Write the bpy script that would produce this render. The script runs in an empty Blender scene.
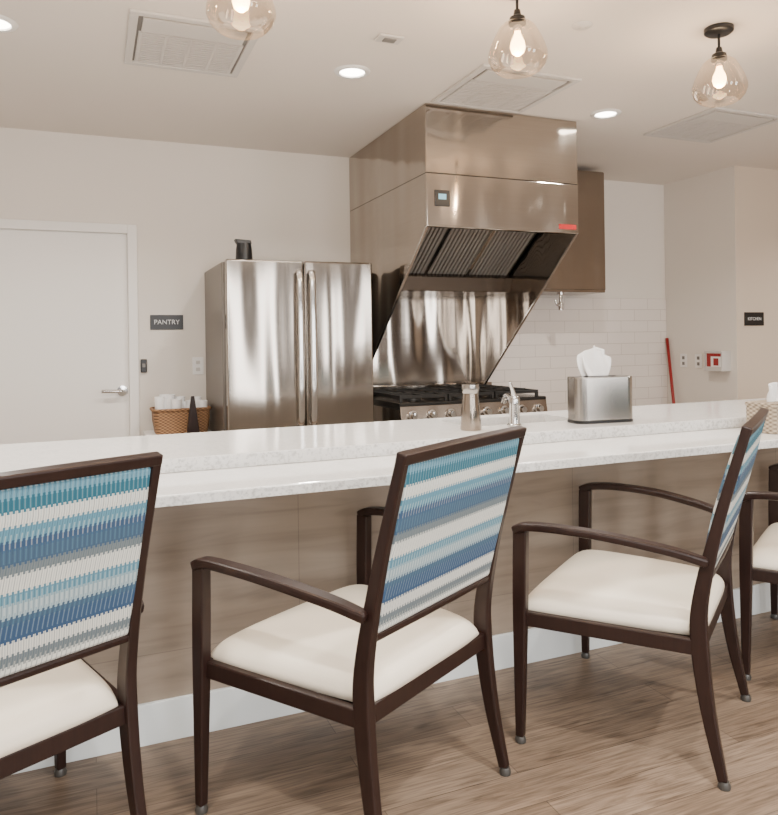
import bpy, bmesh, math, random
from mathutils import Vector, Matrix
random.seed(3)
S = bpy.context.scene
COL = S.collection

# ------------------------------------------------------------------ materials
def newmat(name):
    m = bpy.data.materials.new(name); m.use_nodes = True
    nt = m.node_tree
    b = nt.nodes['Principled BSDF']
    return m, nt, b
def N(nt, t, **kw):
    n = nt.nodes.new(t)
    for k, v in kw.items():
        if k in ('operation','blend_type','data_type','feature','interpolation_type','noise_dimensions','wave_type','bands_direction'): setattr(n, k, v)
        else: n.inputs[k].default_value = v
    return n
def L(nt, a, b): nt.links.new(a, b)
def c4(c): return (c[0], c[1], c[2], 1)
def mat(name, col, rough=0.5, metal=0.0, bump=0.0, bscale=200, coat=0.0, var=0.0):
    m, nt, b = newmat(name)
    b.inputs['Base Color'].default_value = c4(col)
    b.inputs['Roughness'].default_value = rough
    b.inputs['Metallic'].default_value = metal
    b.inputs['Coat Weight'].default_value = coat
    tc = N(nt, 'ShaderNodeTexCoord')
    nz = N(nt, 'ShaderNodeTexNoise', Scale=bscale if bump else 6.0)
    L(nt, tc.outputs['Object'], nz.inputs['Vector'])
    if bump:
        bp = N(nt, 'ShaderNodeBump', Strength=bump, Distance=0.002)
        L(nt, nz.outputs['Fac'], bp.inputs['Height']); L(nt, bp.outputs['Normal'], b.inputs['Normal'])
    if var:
        mx = nt.nodes.new('ShaderNodeMix'); mx.data_type = 'RGBA'
        mx.inputs[6].default_value = c4([x*(1-var) for x in col]); mx.inputs[7].default_value = c4([min(1, x*(1+var)) for x in col])
        L(nt, nz.outputs['Fac'], mx.inputs[0]); L(nt, mx.outputs[2], b.inputs['Base Color'])
    return m
def emis(name, col, s):
    m, nt, b = newmat(name)
    b.inputs['Base Color'].default_value = c4(col)
    b.inputs['Emission Color'].default_value = c4(col)
    b.inputs['Emission Strength'].default_value = s
    return m
def math_(nt, op, a, b=None, c=None):
    n = nt.nodes.new('ShaderNodeMath'); n.operation = op
    for i, v in enumerate((a, b, c)):
        if v is None: continue
        if isinstance(v, (int, float)): n.inputs[i].default_value = v
        else: L(nt, v, n.inputs[i])
    return n.outputs[0]
def mixc(nt, f, a, b, blend='MIX'):
    n = nt.nodes.new('ShaderNodeMix'); n.data_type = 'RGBA'; n.blend_type = blend
    for i, v in ((0, f), (6, a), (7, b)):
        if isinstance(v, (int, float)): n.inputs[i].default_value = v
        elif isinstance(v, tuple): n.inputs[i].default_value = c4(v)
        else: L(nt, v, n.inputs[i])
    return n.outputs[2]
def ramp(nt, fac, stops, interp='LINEAR'):
    n = nt.nodes.new('ShaderNodeValToRGB'); r = n.color_ramp; r.interpolation = interp
    while len(r.elements) < len(stops): r.elements.new(0.5)
    for e, (p, c) in zip(r.elements, stops): e.position = p; e.color = c4(c)
    L(nt, fac, n.inputs[0]); return n.outputs[0]

M = {}
M['wall'] = mat('wall_paint', (0.77, 0.72, 0.66), 0.85, bump=0.15, bscale=250)
M['wallw'] = mat('wall_paint_warm', (0.64, 0.54, 0.44), 0.85, bump=0.15, bscale=250)
M['wallf'] = mat('wall_paint_dark', (0.13, 0.095, 0.07), 0.8, bump=0.15, bscale=250)  # unseen front wall, kept dark so the steel reflects with contrast
M['ceil'] = mat('ceiling_paint', (0.76, 0.70, 0.64), 0.9, bump=0.1, bscale=300)
M['door'] = mat('door_paint', (0.86, 0.835, 0.80), 0.45)
M['white'] = mat('white_trim', (0.85, 0.84, 0.82), 0.4)
M['ventm'] = mat('vent_white', (0.60, 0.57, 0.54), 0.5)
M['dark'] = mat('vent_dark', (0.20, 0.19, 0.18), 0.8)
M['base'] = mat('baseboard_paint', (0.72, 0.76, 0.77), 0.4)
M['black'] = mat('black_plastic', (0.005, 0.005, 0.006), 0.35)
M['blackm'] = mat('black_enamel', (0.012, 0.011, 0.010), 0.25)
M['trough'] = mat('grease_trough_metal', (0.10, 0.08, 0.065), 0.25, 1.0)
M['baffle'] = mat('baffle_metal', (0.30, 0.27, 0.24), 0.4, 0.4)
M['iron'] = mat('cast_iron', (0.012, 0.011, 0.010), 0.6, bump=0.2)
M['seat'] = mat('cream_vinyl', (0.80, 0.72, 0.60), 0.42, bump=0.25, bscale=180)
M['red'] = mat('red_plastic', (0.30, 0.012, 0.012), 0.4)
M['chrome'] = mat('chrome', (0.66, 0.65, 0.64), 0.12, 1.0)
M['tissue'] = mat('tissue_paper', (0.92, 0.92, 0.92), 0.9)
M['glide'] = mat('glide_plastic', (0.05, 0.047, 0.043), 0.3)
M['text'] = mat('sign_letter', (0.70, 0.70, 0.70), 0.5)
M['bulb'] = emis('bulb_glow', (1.0, 0.66, 0.32), 18)
M['led'] = emis('led_glow', (1.0, 0.93, 0.82), 16)
M['screen'] = emis('screen_glow', (0.20, 0.42, 0.52), 0.6)

def steel(name, col, r0, vertical=True, wob=0.25, wscale=(3.2, 3.2, 0.55)):
    m, nt, b = newmat(name)
    tc = N(nt, 'ShaderNodeTexCoord')
    mp = N(nt, 'ShaderNodeMapping'); mp.inputs['Scale'].default_value = (3, 3, 260) if not vertical else (260, 260, 3)
    L(nt, tc.outputs['Object'], mp.inputs[0])
    nz = N(nt, 'ShaderNodeTexNoise', Scale=1.0, Detail=2.0); L(nt, mp.outputs[0], nz.inputs['Vector'])
    rr = N(nt, 'ShaderNodeMapRange'); rr.inputs[3].default_value = r0-0.03; rr.inputs[4].default_value = r0+0.03
    L(nt, nz.outputs['Fac'], rr.inputs[0]); L(nt, rr.outputs[0], b.inputs['Roughness'])
    cc = mixc(nt, nz.outputs['Fac'], tuple(x*0.92 for x in col), tuple(x*1.08 for x in col)); L(nt, cc, b.inputs['Base Color'])
    mp2 = N(nt, 'ShaderNodeMapping'); mp2.inputs['Scale'].default_value = wscale
    L(nt, tc.outputs['Object'], mp2.inputs[0])
    n2 = N(nt, 'ShaderNodeTexNoise', Scale=1.3, Detail=1.0); L(nt, mp2.outputs[0], n2.inputs['Vector'])
    b1 = N(nt, 'ShaderNodeBump', Strength=wob, Distance=0.08); L(nt, n2.outputs['Fac'], b1.inputs['Height'])
    L(nt, b1.outputs[0], b.inputs['Normal'])
    b.inputs['Metallic'].default_value = 1
    return m
M['steel'] = steel('stainless_hood', (0.43, 0.385, 0.34), 0.12, False, 0.55, (2.4, 2.4, 0.5))
M['steelf'] = steel('stainless_fridge', (0.37, 0.33, 0.29), 0.14, True, 0.55, (2.8, 2.8, 0.3))
M['steelc'] = steel('stainless_cabinet', (0.30, 0.255, 0.215), 0.2, True, 0.3)
M['steels'] = steel('stainless_small', (0.38, 0.355, 0.33), 0.22, True, 0.0)
M['fside'] = mat('fridge_side', (0.17, 0.15, 0.13), 0.35, 0.7)

def wood():
    m, nt, b = newmat('espresso_frame')
    tc = N(nt, 'ShaderNodeTexCoord'); mp = N(nt, 'ShaderNodeMapping'); mp.inputs['Scale'].default_value = (60, 60, 5)
    L(nt, tc.outputs['Object'], mp.inputs[0])
    nz = N(nt, 'ShaderNodeTexNoise', Scale=1.5, Detail=3.0); L(nt, mp.outputs[0], nz.inputs['Vector'])
    c = mixc(nt, nz.outputs['Fac'], (0.011, 0.0048, 0.0040), (0.026, 0.0112, 0.0085)); L(nt, c, b.inputs['Base Color'])
    b.inputs['Roughness'].default_value = 0.36
    b.inputs['Specular IOR Level'].default_value = 0.35
    return m
M['frame'] = wood()

def fabric():
    m, nt, b = newmat('striped_fabric')
    tc = N(nt, 'ShaderNodeTexCoord'); sp = N(nt, 'ShaderNodeSeparateXYZ'); L(nt, tc.outputs['Object'], sp.inputs[0])
    x, z = sp.outputs['X'], sp.outputs['Z']
    xx = math_(nt, 'ADD', x, math_(nt, 'MULTIPLY', math_(nt, 'PINGPONG', z, 0.055), 0.07))
    col = math_(nt, 'SINE', math_(nt, 'MULTIPLY', xx, 2*math.pi/0.0115))
    teeth = math_(nt, 'MULTIPLY', math_(nt, 'GREATER_THAN', col, 0.0), 0.006)
    v = math_(nt, 'DIVIDE', math_(nt, 'SUBTRACT', math_(nt, 'ADD', z, teeth), 0.62), 0.46)
    T = (0.012, 0.115, 0.170); W = (0.66, 0.67, 0.62); B = (0.028, 0.068, 0.150); G = (0.15, 0.18, 0.19); LB = (0.10, 0.25, 0.34); SL = (0.045, 0.090, 0.155); P = (0.32, 0.42, 0.46)
    bands = [(0.0, W), (0.05, G), (0.11, W), (0.18, B), (0.27, SL), (0.31, P), (0.38, LB), (0.44, W), (0.53, G), (0.58, SL), (0.66, B), (0.70, LB), (0.77, W), (0.84, T), (0.91, LB), (0.96, P)]
    main = ramp(nt, v, bands, 'CONSTANT')
    v2 = math_(nt, 'ADD', v, 0.10)
    alt = ramp(nt, v2, bands, 'CONSTANT')
    thin = math_(nt, 'GREATER_THAN', col, 0.68)
    c = mixc(nt, math_(nt, 'MULTIPLY', thin, 0.28), main, alt)
    ln = math_(nt, 'MULTIPLY', math_(nt, 'LESS_THAN', col, -0.80), 0.50)
    c = mixc(nt, ln, c, (0.03, 0.07, 0.11))
    L(nt, c, b.inputs['Base Color']); b.inputs['Roughness'].default_value = 0.85
    bp = N(nt, 'ShaderNodeBump', Strength=0.35, Distance=0.001); L(nt, col, bp.inputs['Height']); L(nt, bp.outputs[0], b.inputs['Normal'])
    return m
M['fabric'] = fabric()

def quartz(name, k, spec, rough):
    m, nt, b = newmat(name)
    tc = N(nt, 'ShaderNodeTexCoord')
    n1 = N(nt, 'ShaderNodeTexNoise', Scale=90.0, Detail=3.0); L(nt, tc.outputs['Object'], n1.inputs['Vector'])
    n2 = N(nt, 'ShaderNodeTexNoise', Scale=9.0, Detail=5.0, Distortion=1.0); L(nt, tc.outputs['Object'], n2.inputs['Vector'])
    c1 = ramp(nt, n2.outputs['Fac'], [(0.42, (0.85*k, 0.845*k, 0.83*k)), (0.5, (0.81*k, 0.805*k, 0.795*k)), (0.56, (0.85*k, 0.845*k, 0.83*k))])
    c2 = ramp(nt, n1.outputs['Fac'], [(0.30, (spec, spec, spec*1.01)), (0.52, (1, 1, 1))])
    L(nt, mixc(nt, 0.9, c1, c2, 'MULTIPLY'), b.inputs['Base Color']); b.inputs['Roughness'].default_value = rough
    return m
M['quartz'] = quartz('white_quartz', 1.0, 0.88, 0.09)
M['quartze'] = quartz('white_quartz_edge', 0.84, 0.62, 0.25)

def floor_mat():
    m, nt, b = newmat('wood_plank_floor')
    tc = N(nt, 'ShaderNodeTexCoord')
    br = N(nt, 'ShaderNodeTexBrick', Scale=1.0); br.offset = 0.37
    br.inputs['Brick Width'].default_value = 1.22; br.inputs['Row Height'].default_value = 0.15
    br.inputs['Mortar Size'].default_value = 0.0012; br.inputs['Mortar Smooth'].default_value = 0.1; br.inputs['Bias'].default_value = 0
    br.inputs['Color1'].default_value = (0.195, 0.138, 0.096, 1); br.inputs['Color2'].default_value = (0.275, 0.202, 0.146, 1); br.inputs['Mortar'].default_value = (0.09, 0.062, 0.044, 1)
    L(nt, tc.outputs['Object'], br.inputs['Vector'])
    mp = N(nt, 'ShaderNodeMapping'); mp.inputs['Scale'].default_value = (1.4, 13, 1); L(nt, tc.outputs['Object'], mp.inputs[0])
    nz = N(nt, 'ShaderNodeTexNoise', Scale=2.0, Detail=6.0, Distortion=1.8); L(nt, mp.outputs[0], nz.inputs['Vector'])
    g = ramp(nt, nz.outputs['Fac'], [(0.3, (0.52, 0.49, 0.47)), (0.48, (0.95, 0.95, 0.95)), (0.7, (1.2, 1.2, 1.2))])
    c = mixc(nt, 0.9, br.outputs['Color'], g, 'MULTIPLY')
    mp3 = N(nt, 'ShaderNodeMapping'); mp3.inputs['Scale'].default_value = (4, 100, 1); L(nt, tc.outputs['Object'], mp3.inputs[0])
    n3 = N(nt, 'ShaderNodeTexNoise', Scale=1.5, Detail=3.0); L(nt, mp3.outputs[0], n3.inputs['Vector'])
    g3 = ramp(nt, n3.outputs['Fac'], [(0.35, (0.55, 0.53, 0.52)), (0.55, (1, 1, 1))])
    c = mixc(nt, 0.8, c, g3, 'MULTIPLY')
    L(nt, c, b.inputs['Base Color']); b.inputs['Roughness'].default_value = 0.42
    return m
M['floor'] = floor_mat()

def panel_mat():
    m, nt, b = newmat('taupe_wood_tile')
    tc = N(nt, 'ShaderNodeTexCoord'); sp = N(nt, 'ShaderNodeSeparateXYZ'); L(nt, tc.outputs['Object'], sp.inputs[0])
    cb = N(nt, 'ShaderNodeCombineXYZ'); L(nt, math_(nt, 'ADD', sp.outputs['X'], 0.52), cb.inputs[0]); L(nt, math_(nt, 'ADD', sp.outputs['Z'], 0.31), cb.inputs[1])
    br = N(nt, 'ShaderNodeTexBrick', Scale=1.0); br.offset = 0.5
    br.inputs['Brick Width'].default_value = 1.22; br.inputs['Row Height'].default_value = 0.61; br.inputs['Mortar Size'].default_value = 0.0014
    br.inputs['Color1'].default_value = (0.255, 0.205, 0.162, 1); br.inputs['Color2'].default_value = (0.29, 0.238, 0.192, 1); br.inputs['Mortar'].default_value = (0.18, 0.145, 0.115, 1)
    L(nt, cb.outputs[0], br.inputs['Vector'])
    mp = N(nt, 'ShaderNodeMapping'); mp.inputs['Scale'].default_value = (0.9, 1, 10); mp.inputs['Rotation'].default_value = (0, 0.14, 0); L(nt, tc.outputs['Object'], mp.inputs[0])
    nz = N(nt, 'ShaderNodeTexNoise', Scale=2.0, Detail=6.0, Distortion=0.9); L(nt, mp.outputs[0], nz.inputs['Vector'])
    g = ramp(nt, nz.outputs['Fac'], [(0.3, (0.76, 0.755, 0.75)), (0.5, (1, 1, 1)), (0.65, (1.10, 1.10, 1.10))])
    L(nt, mixc(nt, 0.95, br.outputs['Color'], g, 'MULTIPLY'), b.inputs['Base Color']); b.inputs['Roughness'].default_value = 0.38
    return m
M['panel'] = panel_mat()

def tile_mat():
    m, nt, b = newmat('white_subway_tile')
    tc = N(nt, 'ShaderNodeTexCoord'); sp = N(nt, 'ShaderNodeSeparateXYZ'); L(nt, tc.outputs['Object'], sp.inputs[0])
    cb = N(nt, 'ShaderNodeCombineXYZ'); L(nt, sp.outputs['X'], cb.inputs[0]); L(nt, sp.outputs['Z'], cb.inputs[1])
    br = N(nt, 'ShaderNodeTexBrick', Scale=1.0); br.offset = 0.5
    br.inputs['Brick Width'].default_value = 0.30; br.inputs['Row Height'].default_value = 0.10; br.inputs['Mortar Size'].default_value = 0.0022
    br.inputs['Color1'].default_value = (0.79, 0.73, 0.68, 1); br.inputs['Color2'].default_value = (0.81, 0.75, 0.70, 1); br.inputs['Mortar'].default_value = (0.58, 0.52, 0.47, 1)
    L(nt, cb.outputs[0], br.inputs['Vector']); L(nt, br.outputs['Color'], b.inputs['Base Color']); b.inputs['Roughness'].default_value = 0.18
    bp = N(nt, 'ShaderNodeBump', Strength=0.4, Distance=0.002); bp.invert = True
    L(nt, br.outputs['Fac'], bp.inputs['Height']); L(nt, bp.outputs[0], b.inputs['Normal'])
    return m
M['tile'] = tile_mat()

def wicker(name, ca, cb_):
    m, nt, b = newmat(name)
    tc = N(nt, 'ShaderNodeTexCoord')
    sp = N(nt, 'ShaderNodeSeparateXYZ'); L(nt, tc.outputs['Object'], sp.inputs[0])
    a = math_(nt, 'SINE', math_(nt, 'MULTIPLY', math_(nt, 'ADD', sp.outputs['X'], sp.outputs['Y']), 200.0))
    z = math_(nt, 'SINE', math_(nt, 'MULTIPLY', sp.outputs['Z'], 330.0))
    f = math_(nt, 'MULTIPLY_ADD', math_(nt, 'MULTIPLY', a, z), 0.5, 0.5)
    L(nt, mixc(nt, f, ca, cb_), b.inputs['Base Color']); b.inputs['Roughness'].default_value = 0.7
    bp = N(nt, 'ShaderNodeBump', Strength=0.8, Distance=0.004); L(nt, f, bp.inputs['Height']); L(nt, bp.outputs[0], b.inputs['Normal'])
    return m
M['wick'] = wicker('wicker_tan', (0.08, 0.035, 0.015), (0.42, 0.23, 0.11))
M['wickg'] = wicker('wicker_light', (0.16, 0.12, 0.08), (0.55, 0.46, 0.35))

def glass():
    m = bpy.data.materials.new('clear_glass'); m.use_nodes = True; nt = m.node_tree
    for n in list(nt.nodes): nt.nodes.remove(n)
    out = nt.nodes.new('ShaderNodeOutputMaterial')
    tr = nt.nodes.new('ShaderNodeBsdfTransparent'); tr.inputs[0].default_value = (0.92, 0.855, 0.78, 1)
    gl = nt.nodes.new('ShaderNodeBsdfGlossy'); gl.inputs[0].default_value = (1, 0.95, 0.88, 1); gl.inputs['Roughness'].default_value = 0.02
    lw = nt.nodes.new('ShaderNodeLayerWeight'); lw.inputs[0].default_value = 0.35
    mr = nt.nodes.new('ShaderNodeMapRange'); mr.inputs[3].default_value = 0.05; mr.inputs[4].default_value = 0.75
    L(nt, lw.outputs['Facing'], mr.inputs[0])
    mx = nt.nodes.new('ShaderNodeMixShader'); L(nt, mr.outputs[0], mx.inputs[0]); L(nt, tr.outputs[0], mx.inputs[1]); L(nt, gl.outputs[0], mx.inputs[2])
    L(nt, mx.outputs[0], out.inputs[0]); return m
M['glass'] = glass()

# ------------------------------------------------------------------ geometry helpers
def link(me, name, m, parent=None, smooth=False, bevel=0.0, seg=2):
    if m: me.materials.append(m)
    o = bpy.data.objects.new(name, me); COL.objects.link(o)
    if smooth:
        for p in me.polygons: p.use_smooth = True
    if bevel:
        md = o.modifiers.new('bevel', 'BEVEL'); md.width = bevel; md.segments = seg; md.limit_method = 'ANGLE'; md.angle_limit = math.radians(40)
    if parent is not None: adopt(o, parent)
    return o
def adopt(o, parent):
    o.parent = parent
    if not parent.get('local'):
        o.matrix_parent_inverse = Matrix.Translation(parent.location).inverted()
def empty(name, loc=(0, 0, 0), rot=None):
    e = bpy.data.objects.new(name, None); COL.objects.link(e); e.location = loc; e.empty_display_size = 0.1
    if rot is not None: e.rotation_euler = (0, 0, rot); e['local'] = 1
    return e
def frombm(bm, name):
    bmesh.ops.recalc_face_normals(bm, faces=bm.faces[:])
    me = bpy.data.meshes.new(name); bm.to_mesh(me); bm.free(); return me
def box(name, x0, x1, y0, y1, z0, z1, m, parent=None, bevel=0.0, seg=2):
    bm = bmesh.new(); bmesh.ops.create_cube(bm, size=1)
    for v in bm.verts:
        v.co = Vector(((x0+x1)/2+v.co.x*(x1-x0), (y0+y1)/2+v.co.y*(y1-y0), (z0+z1)/2+v.co.z*(z1-z0)))
    return link(frombm(bm, name), name, m, parent, False, bevel, seg)
def boxes(name, lst, m, parent=None, bevel=0.0):
    bm = bmesh.new()
    for (x0, x1, y0, y1, z0, z1) in lst:
        r = bmesh.ops.create_cube(bm, size=1)
        for v in r['verts']:
            v.co = Vector(((x0+x1)/2+v.co.x*(x1-x0), (y0+y1)/2+v.co.y*(y1-y0), (z0+z1)/2+v.co.z*(z1-z0)))
    return link(frombm(bm, name), name, m, parent, False, bevel)
def extr(name, pts, axis, a, b, m, parent=None, bevel=0.0):
    bm = bmesh.new()
    def P(p, t):
        if axis == 'X': return (t, p[0], p[1])
        if axis == 'Y': return (p[0], t, p[1])
        return (p[0], p[1], t)
    A = [bm.verts.new(P(p, a)) for p in pts]; B = [bm.verts.new(P(p, b)) for p in pts]
    bm.faces.new(A); bm.faces.new(B[::-1]); n = len(pts)
    for i in range(n): bm.faces.new((A[i], A[(i+1) % n], B[(i+1) % n], B[i]))
    return link(frombm(bm, name), name, m, parent, False, bevel)
def lathe(name, prof, loc, m, parent=None, seg=40, axis='Z', smooth=True, close=False):
    bm = bmesh.new(); rings = []
    for (r, z) in prof:
        ring = []
        for i in range(seg):
            a = 2*math.pi*i/seg
            if axis == 'Z': p = (loc[0]+r*math.cos(a), loc[1]+r*math.sin(a), loc[2]+z)
            elif axis == 'Y': p = (loc[0]+r*math.cos(a), loc[1]+z, loc[2]+r*math.sin(a))
            else: p = (loc[0]+z, loc[1]+r*math.cos(a), loc[2]+r*math.sin(a))
            ring.append(bm.verts.new(p))
        rings.append(ring)
    for k in range(len(rings)-1):
        for i in range(seg):
            bm.faces.new((rings[k][i], rings[k][(i+1) % seg], rings[k+1][(i+1) % seg], rings[k+1][i]))
    if close: bm.faces.new(rings[0]); bm.faces.new(rings[-1][::-1])
    o = link(frombm(bm, name), name, m, parent, smooth)
    if smooth:
        md = o.modifiers.new('es', 'EDGE_SPLIT'); md.split_angle = math.radians(45)
    return o
def cat(pts, n=6):
    if len(pts) < 3: return [Vector(p) for p in pts]
    P = [Vector(p) for p in pts]; P = [2*P[0]-P[1]] + P + [2*P[-1]-P[-2]]; out = []
    for i in range(1, len(P)-2):
        for k in range(n):
            t = k/n; a, b, c, d = P[i-1], P[i], P[i+1], P[i+2]
            out.append(0.5*((2*b)+(-a+c)*t+(2*a-5*b+4*c-d)*t*t+(-a+3*b-3*c+d)*t**3))
    out.append(P[-2]); return out
def sweep(name, pts, w, h, m, parent=None, side=(1, 0, 0), bevel=0.005, n=6, round_=False):
    k = len(pts)
    W = w if isinstance(w, (list, tuple)) else [w]*k; H = h if isinstance(h, (list, tuple)) else [h]*k
    path = cat(pts, n); wh = cat([(a, b, 0) for a, b in zip(W, H)], n)
    bm = bmesh.new(); rings = []; sd = Vector(side).normalized()
    for i, p in enumerate(path):
        t = (path[min(i+1, len(path)-1)]-path[max(i-1, 0)]).normalized()
        s = (sd - t*sd.dot(t)).normalized(); u = t.cross(s)
        a, b = wh[i].x/2, wh[i].y/2
        if round_: ring = [bm.verts.new(p+s*a*math.cos(q*math.pi/8)+u*b*math.sin(q*math.pi/8)) for q in range(16)]
        else: ring = [bm.verts.new(p+s*a*i1+u*b*j1) for i1, j1 in ((-1, -1), (1, -1), (1, 1), (-1, 1))]
        rings.append(ring)
    q = len(rings[0])
    for r in range(len(rings)-1):
        for i in range(q): bm.faces.new((rings[r][i], rings[r][(i+1) % q], rings[r+1][(i+1) % q], rings[r+1][i]))
    bm.faces.new(rings[0]); bm.faces.new(rings[-1][::-1])
    return link(frombm(bm, name), name, m, parent, round_, 0 if round_ else bevel, 2)
def pillow(name, fx, y0, y1, zb, H, crown, m, parent, n=26, e=8):
    bm = bmesh.new(); G = []
    for i in range(n+1):
        row = []
        for j in range(n+1):
            u = math.sin((i/n-0.5)*math.pi); v = math.sin((j/n-0.5)*math.pi)
            uu = u*(1-0.035*abs(v)**6); vv = v*(1-0.035*abs(u)**6)
            y = (y0+y1)/2+vv*(y1-y0)/2; x = uu*fx((v+1)/2)
            z = zb+H*(max(0, (1-abs(u)**e))*max(0, (1-abs(v)**e)))**0.38+crown*(1-u*u)*(1-v*v)
            row.append(bm.verts.new((x, y, z)))
        G.append(row)
    for i in range(n):
        for j in range(n): bm.faces.new((G[i][j], G[i+1][j], G[i+1][j+1], G[i][j+1]))
    edge = [G[i][0] for i in range(n+1)]+[G[n][j] for j in range(1, n+1)]+[G[i][n] for i in range(n-1, -1, -1)]+[G[0][j] for j in range(n-1, 0, -1)]
    bm.faces.new(edge)
    return link(frombm(bm, name), name, m, parent, True)
def text(name, s, loc, size, m, parent, rot=(math.pi/2, 0, 0)):
    c = bpy.data.curves.new(name, 'FONT'); c.body = s; c.size = size; c.align_x = 'CENTER'; c.align_y = 'CENTER'; c.extrude = 0.0008
    c.materials.append(m); o = bpy.data.objects.new(name, c); COL.objects.link(o); o.location = loc; o.rotation_euler = rot
    adopt(o, parent); return o

# ------------------------------------------------------------------ room
ZC = 2.74; YB = 5.165; XL = -3.0; XR = 7.5; YF = -3.2; XC = 4.868; YC = 4.38
box('floor', XL, XR, YF, YB+0.15, -0.1, 0, M['floor'])
box('ceiling', XL, XR, YF, YB+0.15, ZC, ZC+0.1, M['ceil'])
DX0, DX1, DZ = -0.70, 0.275, 2.135
boxes('wall_back', [(XL, DX0-0.0, YB, YB+0.15, 0, ZC), (DX1, XC+0.12, YB, YB+0.15, 0, ZC), (DX0, DX1, YB, YB+0.15, DZ, ZC)], M['wall'])
box('wall_alcove', XC, XC+0.12, YC+0.12, YB, 0, ZC, M['wall'])
box('wall_alcove_end', XC, XC+0.001, YC, YC+0.12, 0, ZC, M['wall'])
box('wall_kitchen', XC+0.001, XR, YC, YC+0.12, 0, ZC, M['wallw'])
box('wall_left', XL-0.12, XL, YF, YB+0.15, 0, ZC, M['wall'])
box('wall_right', XR, XR+0.12, YF, YB+0.15, 0, ZC, M['wallw'])
WIN = [(-1.9, -1.0), (0.2, 1.3), (2.3, 3.2), (4.6, 5.7)]  # unseen openings behind the camera, added narrow and tall for streaks in the steel
WZ0, WZ1 = 0.35, 2.45
seg = []; px = XL
for a, b in WIN:
    seg.append((px, a, YF-0.12, YF, 0, ZC)); seg.append((a, b, YF-0.12, YF, 0, WZ0)); seg.append((a, b, YF-0.12, YF, WZ1, ZC)); px = b
seg.append((px, XR, YF-0.12, YF, 0, ZC))
boxes('wall_front', seg, M['wallf'])
for i, (a, b) in enumerate(WIN):
    w = empty('window_%d' % (i+1), ((a+b)/2, YF, 0.5))
    boxes('window_frame', [(a, a+0.05, YF-0.08, YF-0.03, WZ0, WZ1), (b-0.05, b, YF-0.08, YF-0.03, WZ0, WZ1), (a, b, YF-0.08, YF-0.03, WZ0, WZ0+0.05), (a, b, YF-0.08, YF-0.03, WZ1-0.05, WZ1)], M['white'], w)
box('baseboard_back', DX1+0.06, XC, YB-0.014, YB, 0, 0.12, M['base'])
box('baseboard_kitchen', XC, XR, YC-0.014, YC, 0, 0.12, M['base'])
box('baseboard_left', XL, XL+0.014, YF, YB, 0, 0.12, M['base'])

# door
d = empty('door_1', ((DX0+DX1)/2, YB, 0))
box('door_slab', DX0+0.035, DX1-0.035, YB+0.03, YB+0.075, 0.006, DZ-0.035, M['door'], d, 0.003)
boxes('door_casing', [(DX0-0.025, DX0+0.035, YB-0.018, YB+0.10, 0, DZ+0.025), (DX1-0.035, DX1+0.025, YB-0.018, YB+0.10, 0, DZ+0.025), (DX0+0.035, DX1-0.035, YB-0.018, YB+0.10, DZ-0.035, DZ+0.025)], M['door'], d, 0.003)
hx, hz = 0.185, 1.045
lathe('handle_rose', [(0.0, 0), (0.034, 0), (0.034, -0.012), (0.0, -0.014)], (hx+0.01, YB+0.03, hz), M['chrome'], d, axis='Y')
sweep('handle_lever', [(hx+0.01, YB+0.02, hz), (hx+0.008, YB-0.03, hz), (hx-0.02, YB-0.035, hz), (hx-0.12, YB-0.033, hz+0.004)], 0.024, 0.022, M['chrome'], d, side=(0, 0, 1), round_=True)
def plate(name, x, z, w, h, m, holes=None, y=YB):
    e = empty(name, (x, y, z))
    box('cover', x-w/2, x+w/2, y-0.007, y-0.0005, z-h/2, z+h/2, m, e, 0.002)
    if holes:
        boxes('details', [(x-0.014, x+0.014, y-0.010, y-0.006, z+o-0.012, z+o+0.012) for o in (-0.024, 0.024)], holes, e, 0.002)
    return e
def sign(name, txt, x, z, w, h, y, size=0.045):
    e = empty(name, (x, y, z))
    box('sign_plate', x-w/2, x+w/2, y-0.008, y-0.0005, z-h/2, z+h/2, M['black'], e, 0.002)
    text('lettering', txt, (x, y-0.0092, z), size, M['text'], e)
sign('pantry_sign', 'PANTRY', 0.486, 1.503, 0.217, 0.10, YB)
sign('kitchen_sign', 'KITCHEN', 5.06, 1.49, 0.215, 0.11, YC, 0.036)
e = empty('wall_switch', (0.33, YB, 1.21))  # black light switch beside the door
box('switch_body', 0.312, 0.352, YB-0.022, YB-0.0005, 1.165, 1.255, M['black'], e, 0.005)
box('switch_key', 0.322, 0.342, YB-0.024, YB-0.021, 1.20, 1.225, M['dark'], e, 0.002)
plate('wall_outlet', 0.69, 1.20, 0.075, 0.12, M['white'], M['ventm'])
def plate_x(name, y, z):
    e = empty(name, (XC, y, z))
    box('cover', XC-0.007, XC-0.0005, y-0.038, y+0.038, z-0.06, z+0.06, M['white'], e, 0.002)
    boxes('sockets', [(XC-0.010, XC-0.006, y-0.014, y+0.014, z+o-0.014, z+o+0.014) for o in (-0.025, 0.025)], M['dark'], e, 0.002)
plate_x('wall_outlet', 4.95, 1.14); plate_x('wall_outlet', 4.78, 1.14)
e = empty('glove_dispenser', (XC, 4.53, 1.15))
boxes('wire_holder', [(XC-0.10, XC-0.0005, 4.44, 4.445, 1.07, 1.23), (XC-0.10, XC-0.0005, 4.615, 4.62, 1.07, 1.23), (XC-0.10, XC-0.0005, 4.44, 4.62, 1.065, 1.07), (XC-0.105, XC-0.10, 4.44, 4.62, 1.065, 1.10), (XC-0.105, XC-0.10, 4.44, 4.62, 1.215, 1.23)], M['ventm'], e)
box('glove_box', XC-0.095, XC-0.005, 4.45, 4.61, 1.072, 1.225, M['white'], e, 0.003)
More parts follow.
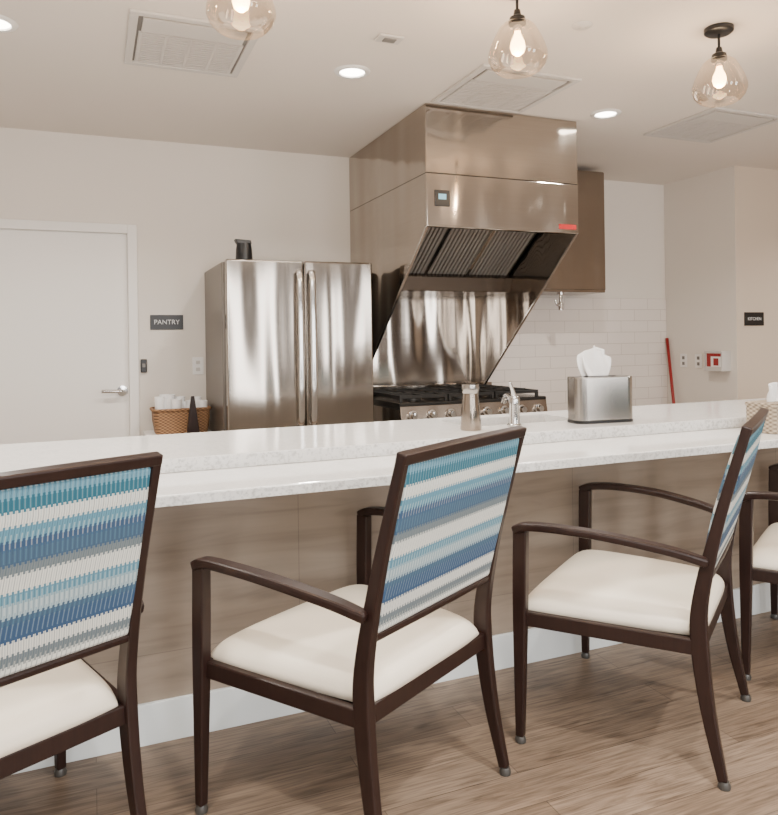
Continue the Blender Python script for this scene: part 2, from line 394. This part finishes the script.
boxes('box_label', [(XC-0.098, XC-0.094, 4.455, 4.60, 1.185, 1.21), (XC-0.098, XC-0.094, 4.56, 4.60, 1.10, 1.185), (XC-0.098, XC-0.094, 4.48, 4.53, 1.11, 1.17)], M['red'], e)

box('backsplash_tile', 2.90, XC-0.002, YB-0.010, YB-0.0005, 0.13, 1.70, M['tile'])

e = empty('broom', (4.79, 5.05, 0))
sweep('pole', [(4.80, 4.93, 0.10), (4.852, 5.135, 1.34)], 0.026, 0.026, M['red'], e, side=(1, 0, 0), round_=True)
extr('broom_head', [(4.67, 0.14), (4.845, 0.14), (4.856, 0.06), (4.66, 0.06)], 'Y', 4.91, 4.95, M['red'], e, 0.004)
box('bristles', 4.66, 4.856, 4.905, 4.955, 0.0, 0.062, M['black'], e)

# ------------------------------------------------------------------ ceiling fixtures
def vent(x0, x1, y0, y1):
    e = empty('ceiling_vent', ((x0+x1)/2, (y0+y1)/2, ZC))
    z0, z1 = ZC-0.014, ZC-0.0005; f = 0.035
    boxes('vent_frame', [(x0, x1, y0, y0+f, z0, z1), (x0, x1, y1-f, y1, z0, z1), (x0, x0+f, y0+f, y1-f, z0, z1), (x1-f, x1, y0+f, y1-f, z0, z1)], M['ventm'], e, 0.003)
    box('vent_back', x0+f, x1-f, y0+f, y1-f, ZC-0.003, z1, M['dark'], e)
    box('vent_plate', x0+f+0.02, x1-f-0.02, y0+f+0.02, y0+0.20, ZC-0.012, ZC-0.003, M['ventm'], e, 0.002)
    sl = []
    n = 15; a = y0+0.215; b = y1-f-0.015
    for i in range(n):
        y = a+(b-a)*i/(n-1); sl.append((x0+f+0.01, x1-f-0.01, y-0.008, y+0.008, ZC-0.011, ZC-0.004))
    for i in range(5):
        x = x0+f+0.02+(x1-x0-2*f-0.04)*i/4; sl.append((x-0.006, x+0.006, a-0.01, b+0.01, ZC-0.012, ZC-0.005))
    boxes('vent_louvers', sl, M['ventm'], e)
vent(0.17, 0.72, 3.15, 3.76); vent(1.84, 2.44, 3.17, 3.78); vent(3.5, 4.1, 3.28, 3.90)

def downlight(x, y, power=26):
    e = empty('recessed_downlight', (x, y, ZC))
    lathe('trim_ring', [(0.062, -0.001), (0.066, -0.010), (0.088, -0.008), (0.094, -0.001)], (x, y, ZC), M['white'], e)
    lathe('lens', [(0.0, -0.004), (0.063, -0.004)], (x, y, ZC), M['led'], e)
    ld = bpy.data.lights.new('downlight_lamp', 'AREA'); ld.shape = 'DISK'; ld.size = 0.12; ld.energy = power; ld.color = (1, 0.94, 0.86); ld.spread = math.radians(140)
    lo = bpy.data.objects.new('downlight_lamp', ld); COL.objects.link(lo); lo.location = (x, y, ZC-0.012); adopt(lo, e)
for x, y in [(-0.36, 3.49), (1.26, 3.50), (2.96, 3.62), (-0.36, 1.2), (1.3, 0.9), (3.0, 1.2), (4.6, 1.2), (6.0, 3.0), (-1.9, 2.4), (1.3, -1.6), (4.2, -1.6), (-1.6, -1.6)]:  # only the first three are in view; the others are added for fill
    downlight(x, y)

def pendant(x, y):
    e = empty('pendant_light', (x, y, ZC))
    lathe('canopy', [(0.0, 0), (0.062, 0), (0.062, -0.018), (0.052, -0.026), (0.0, -0.028)], (x, y, ZC-0.0005), M['black'], e)
    lathe('stem', [(0.006, -0.02), (0.006, -0.10)], (x, y, ZC), M['black'], e, 16)
    lathe('cap', [(0.0, -0.085), (0.012, -0.088), (0.016, -0.11), (0.030, -0.118), (0.034, -0.135), (0.034, -0.145), (0.0, -0.146)], (x, y, ZC), M['black'], e)
    prof = [(0.034, -0.135), (0.052, -0.142), (0.070, -0.158), (0.088, -0.190), (0.104, -0.225), (0.115, -0.258), (0.116, -0.280), (0.106, -0.305), (0.088, -0.325), (0.075, -0.333)]
    lathe('glass_shade', prof, (x, y, ZC), M['glass'], e, 56)
    lathe('socket', [(0.0, -0.146), (0.018, -0.146), (0.018, -0.175), (0.0, -0.176)], (x, y, ZC), M['chrome'], e, 24)
    lathe('bulb', [(0.012, -0.176), (0.016, -0.19), (0.027, -0.215), (0.030, -0.235), (0.024, -0.256), (0.010, -0.267), (0.001, -0.269)], (x, y, ZC), M['bulb'], e, 24)
    ld = bpy.data.lights.new('pendant_lamp', 'POINT'); ld.energy = 12; ld.color = (1, 0.76, 0.52); ld.shadow_soft_size = 0.03
    lo = bpy.data.objects.new('pendant_lamp', ld); COL.objects.link(lo); lo.location = (x, y, ZC-0.31); adopt(lo, e)
for x in (0.485, 1.572, 2.630): pendant(x, 2.44)

e = empty('smoke_detector', (2.03, 2.63, ZC))
lathe('detector_body', [(0.0, -0.012), (0.030, -0.012), (0.042, -0.006), (0.045, 0)], (2.03, 2.63, ZC-0.0005), M['ventm'], e)
lathe('detector_sensor', [(0.0, -0.016), (0.012, -0.016), (0.014, -0.010)], (2.03, 2.63, ZC), M['ventm'], e)
e = empty('ceiling_sensor', (1.27, 3.05, ZC))
box('sensor_base', 1.22, 1.34, 3.01, 3.09, ZC-0.012, ZC-0.0005, M['ventm'], e, 0.004)
box('sensor_eye', 1.25, 1.31, 3.03, 3.07, ZC-0.017, ZC-0.011, M['dark'], e, 0.003)

# ------------------------------------------------------------------ bar counter
BX0, BX1 = -2.2, 4.55
e = empty('bar_counter', (1.2, 2.9, 0))
box('front_panel', BX0, BX1, 2.60, 2.64, 0, 0.865, M['panel'], e)
box('kitchen_side_panel', BX0, BX1, 3.34, 3.38, 0, 0.90, M['door'], e)
box('end_panel_1', BX0, BX0+0.04, 2.64, 3.34, 0, 0.90, M['panel'], e)
box('end_panel_2', BX1-0.04, BX1, 2.64, 3.34, 0, 0.90, M['panel'], e)
box('kick_board', BX0, BX1, 2.585, 2.60, 0, 0.14, M['base'], e, 0.002)
box('bar_top', BX0-0.02, BX1+0.02, 2.29, 2.72, 0.866, 0.90, M['quartz'], e, 0.002)
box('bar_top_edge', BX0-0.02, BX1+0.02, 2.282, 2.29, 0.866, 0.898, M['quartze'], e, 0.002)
SX0, SX1, SY0, SY1 = 1.62, 2.25, 2.98, 3.28
UY0, UY1 = 2.68, 3.40
TZ = 0.950
boxes('work_top', [(BX0-0.02, SX0, UY0, UY1, 0.90, TZ), (SX1, BX1+0.02, UY0, UY1, 0.90, TZ), (SX0, SX1, UY0, SY0, 0.90, TZ), (SX0, SX1, SY1, UY1, 0.90, TZ)], M['quartz'], e)
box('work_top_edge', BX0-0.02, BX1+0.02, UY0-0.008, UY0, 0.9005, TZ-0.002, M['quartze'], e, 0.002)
boxes('sink_basin', [(SX0-0.01, SX1+0.01, SY0-0.01, SY1+0.01, 0.70, 0.71), (SX0-0.01, SX0, SY0-0.01, SY1+0.01, 0.71, 0.905), (SX1, SX1+0.01, SY0-0.01, SY1+0.01, 0.71, 0.905), (SX0, SX1, SY0-0.01, SY0, 0.71, 0.905), (SX0, SX1, SY1, SY1+0.01, 0.71, 0.905)], M['steels'], e)
# faucet
fx, fy, fz = 1.82, 2.90, TZ
e = empty('sink_faucet', (fx, fy, fz))
lathe('faucet_base', [(0.0, 0), (0.034, 0), (0.034, 0.008), (0.027, 0.014), (0.024, 0.10), (0.028, 0.125), (0.022, 0.14), (0.0, 0.142)], (fx, fy, fz), M['chrome'], e)
sweep('spout', [(fx, fy, fz+0.07), (fx+0.02, fy+0.05, fz+0.12), (fx+0.03, fy+0.11, fz+0.135), (fx+0.035, fy+0.15, fz+0.10)], [0.035, 0.032, 0.028, 0.026], [0.035, 0.03, 0.026, 0.026], M['chrome'], e, round_=True)
sweep('lever', [(fx, fy, fz+0.135), (fx-0.012, fy-0.01, fz+0.165), (fx-0.035, fy-0.02, fz+0.21)], [0.028, 0.020, 0.014], [0.024, 0.014, 0.010], M['chrome'], e, round_=True)

e = empty('steel_shaker', (1.580, 2.88, TZ))
lathe('shaker_body', [(0.0, 0), (0.046, 0), (0.048, 0.006), (0.041, 0.10), (0.034, 0.165)], (1.580, 2.88, TZ), M['steelc'], e)
lathe('shaker_lid', [(0.034, 0.165), (0.037, 0.168), (0.040, 0.19), (0.038, 0.205), (0.0, 0.208)], (1.580, 2.88, TZ), M['steels'], e)

def rrect(hw, hd, r, n=6):
    pts = []
    for cx, cy, a0 in ((hw-r, hd-r, 0), (-hw+r, hd-r, 90), (-hw+r, -hd+r, 180), (hw-r, -hd+r, 270)):
        for i in range(n+1):
            a = math.radians(a0+90*i/n); pts.append((cx+r*math.cos(a), cy+r*math.sin(a)))
    return pts
def tissue(name, parent, cx, cy, z, s=1.0, seed=1):
    random.seed(seed)
    bm = bmesh.new()
    for lobe, (dx, dy, hh, ww) in enumerate([(-0.012, 0.006, 0.135, 0.060), (0.014, -0.008, 0.118, 0.066)]):
        nu, nv = 18, 12; G = []
        p1, p2 = random.uniform(0, 6), random.uniform(0, 6)
        for j in range(nv+1):
            t = j/nv; row = []
            for i in range(nu+1):
                u = i/nu*2-1
                wd = ww*(0.75+0.35*math.sin(t*2.4))
                x = dx+u*wd+0.010*t*math.sin(3*u+p1)
                y = dy+0.016*math.sin(u*4.5+p2+t*2)*(0.3+t)+0.012*t*(1 if lobe else -1)
                top = hh*(1-0.22*abs(u+0.25*(1 if lobe else -1))**1.6)
                row.append(bm.verts.new((cx+s*x, cy+s*y, z+s*(t*top))))
            G.append(row)
        for j in range(nv):
            for i in range(nu): bm.faces.new((G[j][i], G[j][i+1], G[j+1][i+1], G[j+1][i]))
    o = link(frombm(bm, name), name, M['tissue'], parent, True)
    md = o.modifiers.new('thick', 'SOLIDIFY'); md.thickness = 0.002
    return o
tx, ty = 2.28, 2.86
e = empty('tissue_box', (tx, ty, TZ), rot=math.radians(-6))
extr('box_body', rrect(0.156, 0.068, 0.045), 'Z', 0.012, 0.220, M['steels'], e, 0.004)
extr('box_foot', rrect(0.158, 0.070, 0.046), 'Z', 0.0, 0.012, M['black'], e)
extr('box_slot', rrect(0.085, 0.022, 0.021), 'Z', 0.218, 0.2225, M['black'], e)
tissue('tissue_sheet', e, -0.03, 0, 0.218, 1.12, 11)

e = empty('wicker_tissue_box', (3.02, 2.50, 0.9005), rot=math.radians(10))
extr('wicker_body', rrect(0.13, 0.075, 0.02), 'Z', 0.0, 0.135, M['wickg'], e, 0.004)
extr('wicker_rim', rrect(0.134, 0.079, 0.02), 'Z', 0.125, 0.14, M['wickg'], e, 0.003)
tissue('tissue_sheet', e, -0.02, 0, 0.138, 0.7, 7)

# ------------------------------------------------------------------ fridge
FX0, FX1, FY, FT = 0.755, 1.690, 4.367, 1.86
e = empty('refrigerator', ((FX0+FX1)/2, 4.75, 0))
box('cabinet', FX0-0.012, FX1-0.002, FY+0.09, YB-0.002, 0.03, FT-0.01, M['fside'], e, 0.004)
fm = (FX0+FX1)/2+0.012
box('door_upper_1', FX0, fm-0.003, FY, FY+0.085, 0.76, FT, M['steelf'], e, 0.012, 3)
box('door_upper_2', fm+0.003, FX1, FY, FY+0.085, 0.76, FT, M['steelf'], e, 0.012, 3)
box('freezer_drawer', FX0, FX1, FY, FY+0.085, 0.08, 0.75, M['steelf'], e, 0.012, 3)
box('toe_grille', FX0+0.02, FX1-0.02, FY+0.05, FY+0.09, 0.0, 0.08, M['black'], e)
for i, sx in enumerate((fm-0.040, fm+0.040)):
    sweep('handle_%d' % (i+1), [(sx, FY-0.005, 1.79), (sx, FY-0.045, 1.775), (sx, FY-0.058, 1.60), (sx, FY-0.064, 1.30), (sx, FY-0.058, 1.0), (sx, FY-0.045, 0.86), (sx, FY-0.005, 0.845)], 0.042, 0.022, M['chrome'], e, round_=True)
sweep('handle_3', [(FX0+0.08, FY-0.005, 0.68), (FX0+0.10, FY-0.05, 0.68), (fm, FY-0.06, 0.68), (FX1-0.10, FY-0.05, 0.68), (FX1-0.08, FY-0.005, 0.68)], 0.03, 0.022, M['chrome'], e, side=(0, 0, 1), round_=True)
px_, py_ = 0.91, 4.60
e = empty('black_pitcher', (px_, py_, FT+0.0005))
boxes('pitcher_foot', [(px_-0.05, px_+0.05, py_-0.05, py_+0.05, FT-0.0095, FT+0.001)], M['black'], e)
lathe('pitcher_body', [(0.0, 0), (0.052, 0), (0.054, 0.01), (0.050, 0.09), (0.045, 0.125), (0.0, 0.127)], (px_, py_, FT+0.0005), M['black'], e)
extr('pitcher_lid', [(px_-0.060, FT+0.150), (px_-0.045, FT+0.120), (px_+0.045, FT+0.120), (px_+0.040, FT+0.145)], 'Y', py_-0.03, py_+0.03, M['black'], e, 0.004)

# ------------------------------------------------------------------ small stand with basket
e = empty('side_table', (0.53, 4.92, 0))
box('table_top', 0.32, 0.738, 4.72, YB-0.02, 0.745, 0.775, M['white'], e, 0.003)
boxes('table_legs', [(a, a+0.035, b, b+0.035, 0, 0.745) for a in (0.33, 0.70) for b in (4.73, 5.09)], M['white'], e)
e = empty('wicker_basket', (0.545, 4.94, 0.775), rot=0)
def basket(parent, hw, hd, h):
    bm = bmesh.new()
    o = rrect(hw, hd, 0.04); i_ = rrect(hw-0.014, hd-0.014, 0.03)
    def ring(p, z, s=1): return [bm.verts.new((a*s, b*s, z)) for a, b in p]
    r = [ring(o, 0, .9), ring(o, h*0.5, .97), ring(o, h, 1), ring(i_, h, 1), ring(i_, 0.012, .9)]
    n = len(o)
    for k in range(4):
        for q in range(n): bm.faces.new((r[k][q], r[k][(q+1) % n], r[k+1][(q+1) % n], r[k+1][q]))
    bm.faces.new(r[0]); bm.faces.new(r[4][::-1])
    link(frombm(bm, 'basket_body'), 'basket_body', M['wick'], parent)
    pts = [(a, b, h) for a, b in o]+[(o[0][0], o[0][1], h)]
    sweep('basket_rim', pts, 0.02, 0.02, M['wick'], parent, side=(0, 0, 1), round_=True, n=1)
basket(e, 0.180, 0.11, 0.155)
random.seed(5)
for i in range(9):
    x = -0.13+0.033*i; y = random.uniform(-0.05, 0.05); h0 = random.uniform(0.14, 0.20)
    lathe('paper_cup', [(0.001, 0.012), (0.024, 0.012), (0.034, 0.05+h0), (0.031, 0.052+h0), (0.022, 0.03)], (x, y, 0), M['tissue'], e, 20)
e = empty('menu_holder', (0.60, 4.76, 0.775))
extr('holder_wedge', [(0.56, 0.785), (0.64, 0.785), (0.61, 1.02), (0.59, 1.02)], 'Y', 4.745, 4.775, M['frame'], e, 0.003)
box('holder_foot', 0.55, 0.65, 4.725, 4.80, 0.7755, 0.786, M['frame'], e, 0.002)

# ------------------------------------------------------------------ range hood
HX0, HX1, HY = 1.822, 2.89, 3.815
HB = YB-0.003
e = empty('range_hood', ((HX0+HX1)/2, 4.5, 2.0))
t = 0.012
boxes('enclosure', [(HX0, HX1, HY, HY+t, 2.335, ZC-0.003), (HX0, HX0+t, HY+t, HB, 2.335, ZC-0.003), (HX1-t, HX1, HY+t, HB, 2.335, ZC-0.003)], M['steel'], e, 0.003)
box('canopy_front', HX0, HX1, HY-0.003, HY+t, 2.03, 2.331, M['steel'], e, 0.003)
side = [(HY+t, 2.331), (HB, 2.331), (HB, 1.00), (5.02, 1.00), (HY+t, 2.02)]
extr('side_panel_1', side, 'X', HX0, HX0+t, M['steel'], e, 0.002)
extr('side_panel_2', side, 'X', HX1-t, HX1, M['steel'], e, 0.002)
for i, x in enumerate((HX0+t/2, HX1-t/2)):
    sweep('side_hem_%d' % (i+1), [(x, HY+0.006, 2.025), (x, 5.02, 1.00)], 0.018, 0.012, M['chrome'], e, bevel=0.003)
box('seam_strip', HX0+0.001, HX1-0.001, HY+0.002, HB, 2.3305, 2.3355, M['blackm'], e)
box('front_hem', HX0, HX1, HY-0.006, HY+0.03, 2.018, 2.034, M['steel'], e, 0.004)
box('wall_panel', HX0+t, HX1-t, HB-0.012, HB, 0.95, 2.3, M['steel'], e)
box('hood_roof', HX0+t, HX1-t, HY+t, HB-0.012, 2.25, 2.262, M['steels'], e)
fa, fb = Vector((4.12, 2.20)), Vector((4.70, 1.80))
extr('filter_backing', [(fa.x, fa.y), (fb.x, fb.y), (fb.x+0.02, fb.y+0.02), (fa.x+0.02, fa.y+0.02)], 'X', HX0+t+0.005, HX1-t-0.005, M['iron'], e)
n = 34
for i in range(n):
    x = HX0+0.05+(HX1-HX0-0.1)*i/(n-1)
    sweep('baffle_%02d' % (i+1), [(x, fa.x-0.006, fa.y-0.012), (x, fb.x-0.006, fb.y-0.012)], 0.020, 0.012, M['baffle'], e, bevel=0.0)
for i in range(3):
    xx = HX0+0.03+(HX1-HX0-0.06)*(i+0.5)/3
    hw = (HX1-HX0-0.06)/6-0.004
    for sgn in (-1, 1):
        sweep('filter_frame', [(xx+sgn*hw, fa.x-0.012, fa.y-0.018), (xx+sgn*hw, fb.x-0.012, fb.y-0.018)], 0.016, 0.014, M['chrome'], e, bevel=0.0)
extr('grease_trough', [(4.66, 1.84), (4.58, 1.80), (4.60, 1.70), (HB-0.012, 1.70), (HB-0.012, 1.80), (4.75, 1.80)], 'X', HX0+t, HX1-t, M['trough'], e, 0.004)
box('control_display', 1.872, 1.970, HY-0.010, HY-0.0035, 2.14, 2.235, M['black'], e, 0.003)
box('display_screen', 1.895, 1.945, HY-0.0115, HY-0.0095, 2.18, 2.212, M['screen'], e)
box('maker_label', 2.74, 2.87, HY-0.006, HY-0.0035, 2.045, 2.075, M['red'], e)
for i, x in enumerate((2.1, 2.6)):  # lamps added inside the hood to lighten the filters
    lathe('hood_fill_%d' % (i+1), [(0.0, -0.006), (0.035, -0.006), (0.04, 0)], (x, 4.02, 2.25), M['led'], e, 24)
    ld = bpy.data.lights.new('hood_fill_light', 'AREA'); ld.shape = 'DISK'; ld.size = 0.07; ld.energy = 2.5; ld.color = (1, 0.92, 0.82)
    lo = bpy.data.objects.new('hood_fill_light', ld); COL.objects.link(lo); lo.location = (x, 4.02, 2.24); adopt(lo, e)

e = empty('wall_cabinet', (3.5, 4.95, 2.2))
box('cabinet_body', 3.12, 3.88, 4.78, YB-0.011, 1.72, 2.70, M['steelc'], e, 0.004)
box('cabinet_door', 3.13, 3.87, 4.762, 4.778, 1.74, 2.69, M['steelc'], e, 0.004)
e = empty('pull_hook', (3.47, 4.85, 1.7))
lathe('hook_stem', [(0.0, 0.04), (0.028, 0.04), (0.028, 0.025), (0.012, 0.02), (0.012, -0.04), (0.022, -0.05), (0.022, -0.10), (0.0, -0.102)], (3.50, 4.86, 1.68), M['chrome'], e, 20)
sweep('hook_arm', [(3.50, 4.86, 1.64), (3.46, 4.85, 1.62), (3.44, 4.85, 1.66)], 0.018, 0.018, M['chrome'], e, side=(0, 1, 0), round_=True)

# ------------------------------------------------------------------ range
RX0, RX1, RY = 1.86, 2.99, 4.34
e = empty('gas_range', ((RX0+RX1)/2, 4.7, 0))
box('range_body', RX0, RX1, RY+0.03, YB-0.03, 0.08, 0.90, M['steelf'], e, 0.004)
box('cooktop', RX0-0.002, RX1+0.002, RY, YB-0.03, 0.90, 0.945, M['blackm'], e, 0.006)
extr('control_panel', [(RY-0.03, 0.78), (RY+0.03, 0.78), (RY+0.03, 0.925), (RY+0.0, 0.925)], 'X', RX0, RX1, M['steelc'], e, 0.004)
box('oven_door', RX0+0.01, RX1-0.01, RY, RY+0.03, 0.14, 0.77, M['steelf'], e, 0.006)
box('oven_window', RX0+0.25, RX1-0.25, RY-0.003, RY, 0.35, 0.62, M['blackm'], e)
sweep('oven_handle', [(RX0+0.08, RY, 0.72), (RX0+0.09, RY-0.05, 0.72), ((RX0+RX1)/2, RY-0.055, 0.72), (RX1-0.09, RY-0.05, 0.72), (RX1-0.08, RY, 0.72)], 0.025, 0.025, M['chrome'], e, side=(0, 0, 1), round_=True)
boxes('range_legs', [(a, a+0.05, b, b+0.05, 0, 0.08) for a in (RX0+0.03, RX1-0.08) for b in (RY+0.06, 5.0)], M['black'], e)
for i in range(8):
    x = RX0+0.08+i*(RX1-RX0-0.16)/7
    lathe('knob_%d' % (i+1), [(0.0, -0.045), (0.020, -0.043), (0.024, -0.012), (0.032, -0.010), (0.032, 0.008)], (x, RY-0.018, 0.865), M['chrome'], e, 20, axis='Y')
gr = []
for i in range(3):
    x0 = RX0+0.02+i*(RX1-RX0-0.04)/3; x1 = x0+(RX1-RX0-0.04)/3-0.01
    y0, y1 = RY+0.06, YB-0.12
    for y in (y0, (y0+y1)/2, y1): gr.append((x0, x1, y-0.009, y+0.009, 0.968, 0.99))
    for x in (x0+0.01, (x0+x1)/2, x1-0.01): gr.append((x-0.009, x+0.009, y0, y1, 0.968, 0.99))
    for k in (0.25, 0.75):
        gr.append((x0, x1, y0+(y1-y0)*k-0.006, y0+(y1-y0)*k+0.006, 0.972, 0.992))
    for x in (x0+0.01, x1-0.01):
        for y in (y0, y1): gr.append((x-0.01, x+0.01, y-0.01, y+0.01, 0.944, 0.97))
boxes('grates', gr, M['iron'], e, 0.002)
for i in range(3):
    for j in range(2):
        x = RX0+0.02+(i+0.5)*(RX1-RX0-0.04)/3; y = RY+0.06+(0.25+0.5*j)*(YB-0.18-RY)
        lathe('burner_%d' % (i*2+j+1), [(0.0, 0.022), (0.035, 0.022), (0.045, 0.010), (0.05, 0.0)], (x, y, 0.945), M['iron'], e, 24)
box('back_guard', RX0, RX1, YB-0.075, YB-0.03, 0.945, 1.01, M['steelf'], e, 0.004)

# ------------------------------------------------------------------ chairs
def chair(cx, cy, deg):
    e = empty('dining_chair', (cx, cy, 0), rot=math.radians(deg))
    F = M['frame']
    k = 0
    for s in (-1, 1):
        k += 1
        sweep('leg_%d' % k, [(s*0.370, 0.295, 0.715), (s*0.370, 0.300, 0.45), (s*0.374, 0.305, 0.02)], [0.034, 0.036, 0.028], [0.048, 0.046, 0.028], F, e, bevel=0.005)
        sweep('leg_%d' % (k+2), [(s*0.308, -0.312, 0.02), (s*0.300, -0.272, 0.22), (s*0.296, -0.250, 0.42), (s*0.296, -0.256, 0.56), (s*0.299, -0.310, 0.80), (s*0.302, -0.388, 1.075)],
              [0.027, 0.030, 0.032, 0.030, 0.026, 0.025], [0.028, 0.042, 0.052, 0.046, 0.034, 0.028], F, e, bevel=0.005)
        sweep('arm_%d' % k, [(s*0.313, -0.278, 0.672), (s*0.340, -0.18, 0.700), (s*0.372, 0.00, 0.728), (s*0.382, 0.16, 0.736), (s*0.377, 0.27, 0.730), (s*0.372, 0.318, 0.712)],
              [0.034, 0.044, 0.050, 0.050, 0.046, 0.038], [0.028, 0.026, 0.025, 0.025, 0.027, 0.030], F, e, bevel=0.008)
        sweep('side_rail_%d' % k, [(s*0.358, 0.29, 0.415), (s*0.296, -0.25, 0.405)], 0.026, 0.048, F, e, bevel=0.004)
        for yy, nm in ((0.305, 'a'), (-0.315, 'b')):
            lathe('glide_%d%s' % (k, nm), [(0.0, 0.0), (0.018, 0.0), (0.019, 0.010), (0.014, 0.022), (0.0, 0.022)], (s*(0.374 if nm == 'a' else 0.308), yy, 0), M['glide'], e, 20)
    sweep('front_rail', [(-0.358, 0.295, 0.415), (0.358, 0.295, 0.415)], 0.048, 0.026, F, e, side=(0, 0, 1), bevel=0.004)
    sweep('rear_rail', [(-0.295, -0.250, 0.410), (0.295, -0.250, 0.410)], 0.050, 0.026, F, e, side=(0, 0, 1), bevel=0.004)
    def fx(v):
        return 0.280+0.073*v
    pillow('seat', fx, -0.262, 0.318, 0.430, 0.064, 0.018, M['seat'], e)
    box('seat_board', -0.27, 0.27, -0.24, 0.28, 0.41, 0.432, M['black'], e)
    def bp(z):
        tt = [(0.56, -0.256), (0.80, -0.310), (1.075, -0.388)]
        for (z0, y0), (z1, y1) in zip(tt, tt[1:]):
            if z <= z1: return y0+(y1-y0)*(z-z0)/(z1-z0)
        return tt[-1][1]
    sweep('top_rail', [(-0.3145, bp(1.075), 1.075), (0, bp(1.075)-0.006, 1.078), (0.3145, bp(1.075), 1.075)], 0.030, 0.030, F, e, side=(0, -0.27, 0.96), bevel=0.005)
    sweep('lower_back_rail', [(-0.298, bp(0.615), 0.612), (0, bp(0.615)-0.004, 0.612), (0.298, bp(0.615), 0.612)], 0.020, 0.028, F, e, side=(0, -0.2, 0.98), bevel=0.005)
    zs = [0.620, 0.75, 0.86, 0.97, 1.064]
    sweep('back_cushion', [(0, bp(z)+0.003, z) for z in zs], 0.578, [0.030, 0.042, 0.046, 0.042, 0.030], M['fabric'], e, bevel=0.010)
    return e
chair(0.757, 2.083, 30)
chair(1.806, 2.072, 36)
chair(-0.300, 2.085, 27)
chair(2.86, 2.06, 32)

# ------------------------------------------------------------------ lights
w = bpy.data.worlds.new('World'); S.world = w; w.use_nodes = True
w.node_tree.nodes['Background'].inputs[0].default_value = (0.92, 0.95, 1.0, 1); w.node_tree.nodes['Background'].inputs[1].default_value = 2.0
def area(name, loc, rot, sx, sy, e, col):
    ld = bpy.data.lights.new(name, 'AREA'); ld.shape = 'RECTANGLE'; ld.size = sx; ld.size_y = sy; ld.energy = e; ld.color = col
    o = bpy.data.objects.new(name, ld); COL.objects.link(o); o.location = loc; o.rotation_euler = rot; return o
for a, b in WIN:
    area('window_fill', ((a+b)/2, YF+0.01, (WZ0+WZ1)/2), (math.radians(90), 0, 0), b-a-0.1, WZ1-WZ0-0.1, 62, (1, 0.98, 0.955))  # area lamps added in the openings for fill and steel highlights
e = empty('fill_panel', (0.9, 0.2, ZC))  # unseen overhead panel, added as flash-like fill from the camera side
boxes('fill_panel_frame', [(-0.35, 2.15, -0.45, -0.40, ZC-0.05, ZC-0.0005), (-0.35, 2.15, 0.80, 0.85, ZC-0.05, ZC-0.0005), (-0.35, -0.30, -0.40, 0.80, ZC-0.05, ZC-0.0005), (2.10, 2.15, -0.40, 0.80, ZC-0.05, ZC-0.0005)], M['white'], e)
box('fill_panel_board', -0.30, 2.10, -0.40, 0.80, ZC-0.03, ZC-0.02, M['white'], e)
a = area('fill_panel_lamp', (0.9, 0.2, ZC-0.055), (0, 0, 0), 2.3, 1.1, 75, (1, 0.97, 0.92)); adopt(a, e)

# ------------------------------------------------------------------ camera
th = math.radians(22.4); ro = 0.0145
cam = bpy.data.cameras.new('camera'); co = bpy.data.objects.new('camera', cam); COL.objects.link(co); S.camera = co
Fw = Vector((math.sin(th), math.cos(th), 0)); R = Vector((math.cos(th), -math.sin(th), 0)); U = Vector((0, 0, 1))
R2 = R*math.cos(ro)-U*math.sin(ro); U2 = U*math.cos(ro)+R*math.sin(ro)
mw = Matrix(((R2.x, U2.x, -Fw.x, 0), (R2.y, U2.y, -Fw.y, 0), (R2.z, U2.z, -Fw.z, 1.36), (0, 0, 0, 1)))
co.matrix_world = mw
cam.sensor_fit = 'AUTO'; cam.sensor_width = 36; cam.lens = 725*36/815; cam.shift_y = -67.5/815
cam.clip_start = 0.05
